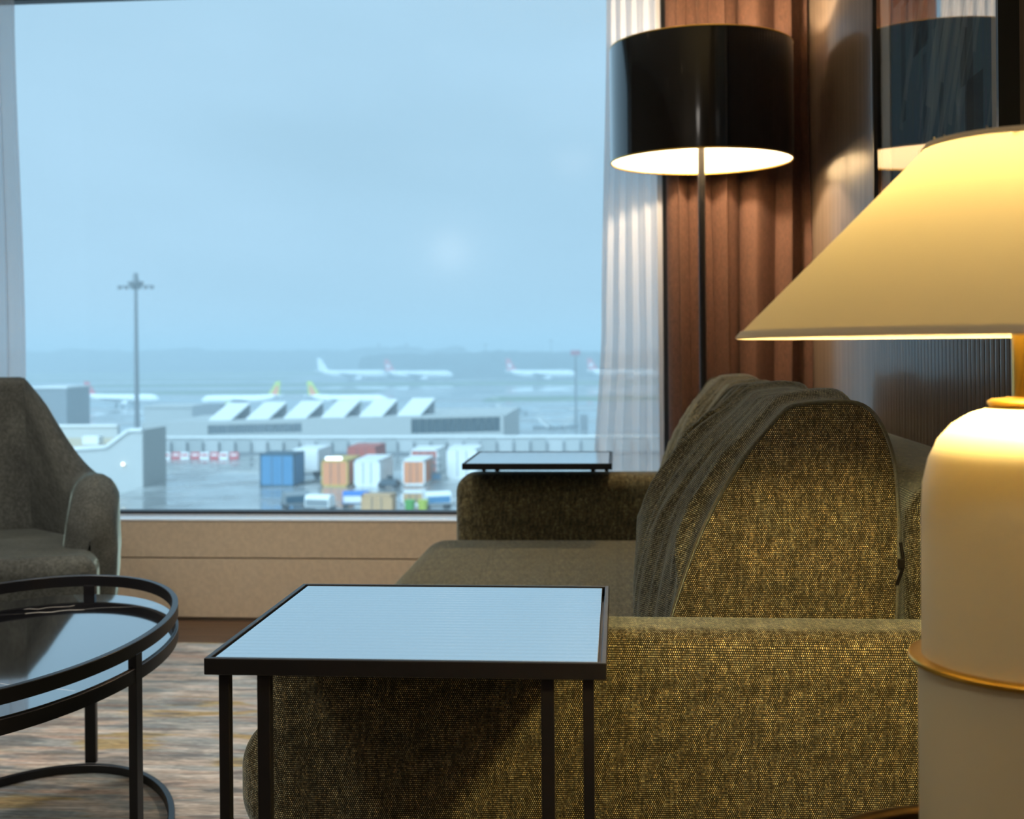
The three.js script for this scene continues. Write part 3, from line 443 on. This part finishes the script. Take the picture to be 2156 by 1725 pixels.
// ---- masts, sheds, terminal hall
const steel = paint(0x5c5e60, { roughness: 0.5 }), concrete = paint(0x9b9b97, { roughness: 0.8 }), paleWall = paint(0xa9a9a5, { roughness: 0.7 }), coping = paint(0xd0d0cc), slateBlue = paint(0x66696b), darkGlass = phys({ name: 'dark facade glass', color: 0x24343a, roughness: 0.08, clearcoat: 1 });
{
  const t = thing('floodlight_mast', 'tall grey floodlight mast rising above the airport horizon', 'mast', [-104, G, -260]);
  obj('pole', cyl(0.62, 0.32, 0, 41.5, 16), steel, t); obj('head_platform', cyl(1.5, 1.7, 40.6, 41.3, 16), steel, t); obj('crossbar', box(-3.9, 3.9, 40.2, 40.5, -0.2, 0.2), steel, t); obj('lightning_rod', cyl(0.7, 0.4, 41.3, 43.2, 12), steel, t);
  for (let k = 0; k < 6; k++) obj('floodlight', rbox(-3.9 + k * 1.42, -3.2 + k * 1.42, 39.7, 40.5, -0.4, 0.5, 0.05, 1), steel, t);
  const u = thing('apron_mast', 'slim apron light mast with reddish head near the boarding stairs', 'mast', [-13.4, G, -395]);
  obj('pole', cyl(0.4, 0.22, 0, 25.2, 12), steel, u); obj('head', rbox(-1.5, 1.5, 23.8, 25.4, -0.7, 0.7, 0.1, 1), paint(0x8a5560), u);
  const k = thing('switch_cabinet', 'dark grey cabinet standing by the slim apron mast', 'cabinet', [-10.8, G, -394]);
  obj('body', rbox(-1.2, 1.2, 0, 4.9, -1, 1, 0.08, 1), slateBlue, k); obj('door', box(-0.9, 0.9, 0.4, 4.4, 1, 1.06), steel, k);
  [[-273, 34], [-241, 34], [-150, 33], [-75, 37]].forEach(([x, h]) => { const m = thing('horizon_mast', h > 36 ? 'tallest thin radio mast above the dark nearer woodland' : 'thin radio mast above the far woodland', 'mast', [x, G, -1400], 0, h > 36 ? undefined : 'thin masts on the horizon'); obj('pole', cyl(0.9, 0.5, 0, h, 8), steel, m); obj('aerial', box(-2.4, 2.4, h - 3, h - 1, -0.5, 0.5), steel, m); });
}
{
  const t = thing('terminal_hall', 'long low grey terminal hall with white slanted skylights', 'building', [0, 0, 0]);
  const top = (x) => -13.75 + (x + 99) / 76 * 1.55;
  const shape = new THREE.Shape([new THREE.Vector2(-99, G), new THREE.Vector2(-23.2, G), new THREE.Vector2(-23.2, top(-23.2)), new THREE.Vector2(-99, top(-99))]);
  const hole = (x0, x1, d, h) => { const p = new THREE.Path([new THREE.Vector2(x0, top(x0) - d - h), new THREE.Vector2(x1, top(x1) - d - h), new THREE.Vector2(x1, top(x1) - d), new THREE.Vector2(x0, top(x0) - d)]); shape.holes.push(p); };
  hole(-84.9, -65, 0.85, 1.85); hole(-42.2, -23.9, 0.55, 3.0);
  obj('facade', new THREE.ExtrudeGeometry(shape, { depth: 1, bevelEnabled: false }).translate(0, 0, -251), concrete, t);
  const roofShape = new THREE.Shape([new THREE.Vector2(-99, G), new THREE.Vector2(-23.2, G), new THREE.Vector2(-23.2, top(-23.2) - 0.5), new THREE.Vector2(-99, top(-99) - 0.5)]);
  obj('roof', new THREE.ExtrudeGeometry(roofShape, { depth: 38, bevelEnabled: false }).translate(0, 0, -290), paleWall, t);
  const panes = (x0, x1, d, h, n) => { for (let k = 0; k < n; k++) { const a = lerp(x0, x1, k / n) + 0.06, b = lerp(x0, x1, (k + 1) / n) - 0.06; obj('pane', box(a, b, top(a) - d - h + 0.05, top(b) - d - 0.05, -250.6, -250.45), darkGlass, t); } };
  panes(-84.9, -65, 0.85, 1.85, 10); panes(-42.2, -23.9, 0.55, 3.0, 12);
  for (let k = 0; k < 6; k++) { const x = -86.2 + k * 8.3, y = top(x) - 0.55; const s = obj('skylight', mergeVertices(new THREE.BoxGeometry(5, 0.3, 1)), coping, t), p = s.geometry.attributes.position; for (let i = 0; i < p.count; i++) { const w = p.getZ(i) < 0 ? 1 : 0; p.setXYZ(i, x + p.getX(i) + w * 2.2, y + 0.15 + p.getY(i) + w * 3.3, -262 - w * 7); } s.geometry = toCreasedNormals(s.geometry, 0.3); obj('skylight_wall', new THREE.BoxGeometry(4.6, 3.1, 0.2).translate(x + 2.2, y + 1.5, -269.3), slateBlue, t); }
}
{
  const a = thing('storage_shed', 'tall plain grey shed behind the armchair', 'building', [0, 0, 0]); obj('wall', box(-162, -152, G, -8.8, -345, -330), slateBlue, a); obj('roof', box(-162.4, -151.6, -8.8, -8.3, -345.4, -329.6), coping, a);
  const b = thing('storage_shed', 'low grey shed with a darker end bay beside the floodlight mast', 'building', [0, 0, 0]); obj('wall', box(-130, -116, G, -14.2, -345, -330), concrete, b); obj('end_bay', box(-116, -108.2, G, -13.9, -343, -329), slateBlue, b); obj('roof', box(-130.3, -115.8, -14.2, -13.8, -345, -329.6), paleWall, b);
}
{
  const t = thing('ramp_building', 'pale grey building with sloping parapet and stair tower by the yard', 'building', [0, 0, 0]);
  const s = new THREE.Shape([[-80, G], [-47.45, G], [-47.45, -6.85], [-48.9, -6.9], [-51.2, -8.55], [-57, -8.9], [-80, -9.9]].map((p) => new THREE.Vector2(...p)));
  obj('front_wall', new THREE.ExtrudeGeometry(s, { depth: 0.5, bevelEnabled: false }).translate(0, 0, -120.5), paleWall, t);
  obj('stair_tower', box(-49.2, -47.45, G, -6.8, -126.5, -120.5), concrete, t);
  const plan = (x0, x1, x2, y0, y1) => new THREE.ExtrudeGeometry(new THREE.Shape([[-80, 120.5], [x1, 120.5], [x2, 150], [-80, 150]].map((p) => new THREE.Vector2(...p))), { depth: y1 - y0, bevelEnabled: false }).rotateX(-Math.PI / 2).translate(0, y0, 0);
  obj('side_wall', plan(-80, -49.2, -62.5, G, -9.9), paleWall, t); obj('roof', plan(-80, -49.6, -62.9, -9.9, -9.7), paint(0xb9a88c, { roughness: 0.9 }), t);
  obj('rear_parapet', box(-80, -62.5, -9.7, -8.3, -150.6, -150), paleWall, t); obj('rear_coping', box(-80, -62.5, -8.3, -8.05, -150.8, -149.8), coping, t);
  const cp = [[-80, -9.9], [-57, -8.9], [-51.2, -8.55], [-48.9, -6.9], [-47.45, -6.85]]; const strips = []; for (let k = 0; k < 4; k++) { const [x0, y0] = cp[k], [x1, y1] = cp[k + 1], l = Math.hypot(x1 - x0, y1 - y0); strips.push(new THREE.BoxGeometry(l, 0.3, 0.9).rotateZ(Math.atan2(y1 - y0, x1 - x0)).translate((x0 + x1) / 2, (y0 + y1) / 2 + 0.1, -120.25)); } obj('coping', strips, coping, t);
  for (const [x, y] of [[-62, -8.9], [-54.5, -8.9]]) obj('roof_vent', rbox(x, x + 2, y - 0.8, y + 0.2, -140, -138.5, 0.1, 1), coping, t);
  obj('wall_lamp', new THREE.SphereGeometry(0.16, 14, 10).translate(-49.4, -10.2, -119.8), std({ color: 0xffffff, emissive: new THREE.Color(1, 0.85, 0.5), emissiveIntensity: 2 }), t);
}
// ---- screen fence at the yard's far edge
{
  const t = thing('screen_fence', 'long pale screen fence with posts along the yard edge', 'fence', [0, 0, 0]);
  const pg = box(0, 2.0, DECK + 0.15, -10.35, -158.1, -158), pm = [paint(0x9d9f9d), paint(0xa5a6a4), paint(0x959795)], qg = box(-0.1, 0.1, DECK, -10.9, -157.95, -157.7);
  for (let k = 0; k < 37; k++) { const x = -65 + k * 2.15; obj('screen_panel', pg, pm[(k * 5) % 3], t).position.x = x + 0.08; obj('post', qg, slateBlue, t).position.x = x; }
  obj('top_rail', box(-65.1, 14.6, -10.35, -10.1, -158.25, -157.8), coping, t); obj('bottom_kerb', box(-65.1, 14.6, DECK, DECK + 0.3, -158.2, -157.6), slateBlue, t);
}
{
  const rw = paint(0xb8383c), ww = paint(0xd8d8d5);
  for (let k = 0; k < 9; k++) { const t = thing('traffic_barrier', k % 2 ? 'white plastic barrier with a red stripe in the row along the fence' : 'red plastic barrier with a white stripe in the row along the fence', 'barrier', [-58.2 + k * 1.25, DECK, -152 + (k % 2) * 0.2], 0.05 * (k % 3), k % 2 ? 'white striped barriers along the fence' : 'red striped barriers along the fence'); obj('body', new THREE.ExtrudeGeometry(new THREE.Shape([[-0.3, 0], [0.3, 0], [0.12, 0.8], [-0.12, 0.8]].map((p) => new THREE.Vector2(...p))), { depth: 1.1, bevelEnabled: false }).rotateY(Math.PI / 2).translate(-0.55, 0, 0), k % 2 ? ww : rw, t); obj('stripe', box(-0.4, 0.4, 0.35, 0.6, -0.28, 0.28), k % 2 ? rw : ww, t); }
}
// ---- containers and vehicles on the yard
function container(label, x0, x1, z, h, d, body, edge, door, group) {
  const t = thing('freight_container', label, 'container', [(x0 + x1) / 2, DECK, z], 0, group), w = (x1 - x0) / 2;
  obj('body', box(-w + 0.06, w - 0.06, 0.1, h - 0.06, -d, -0.06), body, t);
  obj('edge_frame', [box(-w, -w + 0.16, 0, h, -0.16, 0), box(w - 0.16, w, 0, h, -0.16, 0), box(-w, w, h - 0.16, h, -0.16, 0), box(-w, w, 0, 0.18, -0.16, 0), box(-w, -w + 0.14, 0, h, -d - 0.08, -d + 0.1), box(w - 0.14, w, 0, h, -d - 0.08, -d + 0.1), box(w - 0.14, w, h - 0.14, h, -d, 0), box(-w, -w + 0.14, h - 0.14, h, -d, 0), box(w - 0.14, w, 0, 0.16, -d, 0)], edge, t);
  for (const s of [-1, 1]) { const dr = obj('door', box(s > 0 ? 0.02 : -w + 0.16, s > 0 ? w - 0.16 : -0.02, 0.18, h - 0.16, -0.08, -0.03), door, t); obj('lock_rod', cyl(0.035, 0.035, 0.2, h - 0.2, 8, s * w * 0.3, 0), steel, dr); }
  const n = Math.round(d / 0.6); for (let k = 0; k < n; k++) obj('side_rib', box(w - 0.06, w - 0.01, 0.16, h - 0.14, -d + k * d / n + 0.15, -d + k * d / n + 0.4), body, t);
  obj('roof', box(-w + 0.05, w - 0.05, h - 0.06, h - 0.01, -d, -0.1), edge, t);
  return t;
}
const cOrange = paint(0xcf8050), cYellow = paint(0xb8963f), cWhite = paint(0xd4d4d1), cBlue = paint(0x3f7396), cBlueEdge = paint(0x1f4152), cRed = paint(0xa8503f), cTan = paint(0xb48c60), cGrey = paint(0x74797b);
container('blue container with dark edges standing alone on the yard', -35.6, -32.1, -120.4, 3.25, 4, cBlue, cBlueEdge, cBlue);
const oc = container('orange container with yellow edges and a white work light on top', -29.4, -26.7, -120.5, 2.6, 6, cOrange, cYellow, cOrange);
obj('work_lamp', rbox(-0.95, 0.75, 2.6, 2.95, -0.3, 0, 0.12, 3), std({ name: 'lit tube lamp', color: 0xffffff, emissive: new THREE.Color(1, 1, 1), emissiveIntensity: 1.2 }), oc);
container('white container with double doors beside the orange one', -26.1, -23.5, -120.5, 2.6, 7, cWhite, cWhite, cWhite);
container('orange container with white roof near the window-side end table', -21.5, -19.2, -121.8, 2.5, 6, cOrange, cWhite, cOrange);
container('dull red container behind the orange one with the work light', -30.2, -27.0, -136, 2.7, 6, cRed, cRed, cRed);
container('white container with red stripe behind the white-roofed orange one', -22.4, -19.4, -132, 2.7, 6, cWhite, cWhite, cRed);
container('tall white container partly behind the window-side end table', -17.9, -14.7, -128.1, 3.1, 6, cWhite, cWhite, cWhite);
container('low tan crate container close to the window frame', -21.2, -18.6, -100.5, 1.55, 1.8, cTan, cTan, cTan);
container('low tan crate container with pale rim behind the green bins', -18.8, -16.8, -106.1, 1.2, 1.6, cTan, cWhite, cTan);
function wheels(t, list, r, m = darkTyre) { for (const [x, z] of list) obj('wheel', new THREE.CylinderGeometry(r, r, 0.24, 16).rotateX(Math.PI / 2).translate(x, r, z), m, t); }
{
  const t = thing('box_trailer', 'tall white box trailer behind the blue container', 'trailer', [-32.9, DECK, -128]);
  obj('cargo_box', rbox(-1.35, 1.35, 0.75, 3.1, -6, 0, 0.06, 2), cWhite, t); obj('rear_door', box(-1.2, 1.2, 0.9, 2.95, 0, 0.05), cWhite, t); obj('bumper', box(-1.2, 1.2, 0.45, 0.6, -0.1, 0.1), darkTyre, t); wheels(t, [[-1.05, -0.8], [1.05, -0.8]], 0.45);
  const u = thing('tow_tractor', 'dark tow tractor parked between the white and orange containers', 'vehicle', [-22.3, DECK, -118.4]);
  obj('body', rbox(-0.8, 0.8, 0.3, 0.85, -1.4, 0, 0.1, 2), paint(0x3b474f), u); obj('seat', rbox(-0.3, 0.3, 0.85, 1.25, -1.1, -0.8, 0.06, 2), darkTyre, u); obj('steering_column', cyl(0.05, 0.05, 0.8, 1.25, 8, 0, -0.4), steel, u); wheels(u, [[-0.72, -0.3], [0.72, -0.3], [-0.72, -1.1], [0.72, -1.1]], 0.35);
  const d = thing('flat_dolly', 'dark flat dolly beside the white box trailer', 'trailer', [-30.3, DECK, -128.4]);
  obj('platform', box(-0.9, 0.9, 0.45, 0.6, -3, 0), paint(0x3c444c), d); obj('load', rbox(-0.75, 0.75, 0.6, 1.5, -2.2, -0.3, 0.08, 2), paint(0x4a5560), d); wheels(d, [[-0.7, -0.4], [0.7, -0.4], [-0.7, -2.5], [0.7, -2.5]], 0.22);
  const r = thing('roll_cage', 'grey wire roll cage stack beside the tall white container', 'cage', [-18.5, DECK, -124.5]);
  for (let k = 0; k < 5; k++) obj('wire_post', cyl(0.04, 0.04, 0, 2.5, 6, -0.45 + k * 0.22, 0), cGrey, r); for (let k = 0; k < 4; k++) obj('shelf', box(-0.5, 0.5, 0.2 + k * 0.7, 0.28 + k * 0.7, -0.9, 0), cGrey, r); obj('load', rbox(-0.42, 0.42, 0.28, 0.85, -0.8, -0.1, 0.05, 1), cBlue, r);
}
function cart(label, x, z, a, cover, trim) {
  const t = thing('baggage_cart', label, 'cart', [x, DECK, z], a); obj('platform', box(-1.2, 1.2, 0.35, 0.48, -0.7, 0.7), steel, t);
  obj('cover', new THREE.ExtrudeGeometry(new THREE.Shape([[-0.68, 0.48], [0.68, 0.48], [0.68, 1.2], [0.4, 1.45], [-0.4, 1.45], [-0.68, 1.2]].map((p) => new THREE.Vector2(...p))), { depth: 2.2, bevelEnabled: false }).rotateY(Math.PI / 2).translate(-1.1, 0, 0), cover, t);
  obj('curtain_side', box(-1, 1, 0.55, 1.1, 0.69, 0.72), trim, t); obj('tow_bar', box(1.2, 2, 0.3, 0.38, -0.05, 0.05), steel, t); wheels(t, [[-0.9, -0.55], [0.9, -0.55], [-0.9, 0.55], [0.9, 0.55]], 0.2);
}
cart('baggage cart with dark grey cover near the window frame', -27.6, -104, 0.5, cGrey, cBlueEdge); cart('baggage cart with white cover and grey side curtain', -24.9, -101.6, -0.2, cWhite, cGrey); cart('baggage cart with bright blue cover', -22.4, -104.2, 0.1, paint(0x2c67a8), cWhite); cart('white covered baggage cart by the orange containers', -15.4, -104, 0.4, cWhite, cBlue);
for (const [x, c, l] of [[-17.3, 0x4f9440, 'green wheeled bin below the tan crate'], [-16.2, 0xa0ab3c, 'yellow green wheeled bin below the tan crate']]) { const t = thing('wheeled_bin', l, 'bin', [x, DECK, -101.6]); obj('body', new THREE.CylinderGeometry(0.55, 0.42, 0.85, 4).rotateY(Math.PI / 4).translate(0, 0.5, 0), paint(c), t); obj('lid', rbox(-0.42, 0.42, 0.92, 1.02, -0.42, 0.42, 0.03, 1), paint(c), t); }
function stairs(label, x, z, a) {
  const t = thing('boarding_stairs', label, 'stairs', [x, G, z], a), n = 12;
  for (let k = 0; k < n; k++) obj('step', box(-1, 1, 0.8 + k * 0.27, 0.9 + k * 0.27, -k * 0.42, -k * 0.42 + 0.42), paint(0xaeaeac), t);
  for (const s of [-1, 1]) { obj('handrail', new THREE.BoxGeometry(0.1, 0.12, 6.1).rotateX(Math.atan2(0.27, 0.42)).translate(s, 3.4, -2.4), coping, t); obj('stringer', new THREE.BoxGeometry(0.12, 0.5, 6.1).rotateX(Math.atan2(0.27, 0.42)).translate(s, 2.2, -2.4), coping, t); }
  obj('landing', box(-1.1, 1.1, 4.0, 4.15, -7, -5), paint(0xaeaeac), t); obj('chassis', rbox(-1.1, 1.1, 0.4, 0.9, -7, 1.5, 0.1, 1), steel, t); obj('canopy', rbox(-1.2, 1.2, 6.2, 6.4, -7, -5, 0.05, 1), coping, t); obj('support', [box(-1.1, -1, 0.8, 6.2, -6.9, -6.8), box(1, 1.1, 0.8, 6.2, -6.9, -6.8)], steel, t); wheels(t, [[-0.9, 1], [0.9, 1], [-0.9, -6], [0.9, -6]], 0.45);
}
stairs('boarding stairs turned towards the terminal hall near the slim mast', -21.5, -395, 0.9); stairs('boarding stairs beside the cabinet and slim mast', -18, -398, -0.7); stairs('farther boarding stairs towards the lime-tailed jets', -44, -492, 1.1);
{ const t = thing('apron_tug', 'low grey apron tug beside the farther boarding stairs', 'vehicle', [-38, G, -488]); obj('body', rbox(-2.4, 2.4, 0.4, 1.5, -1.2, 1.2, 0.2, 2), cGrey, t); obj('cab', rbox(-1.8, -0.2, 1.5, 2.6, -1, 1, 0.15, 2), darkGlass, t); wheels(t, [[-1.6, 1], [1.6, 1], [-1.6, -1], [1.6, -1]], 0.5); }
renderer.render(scene, camera);
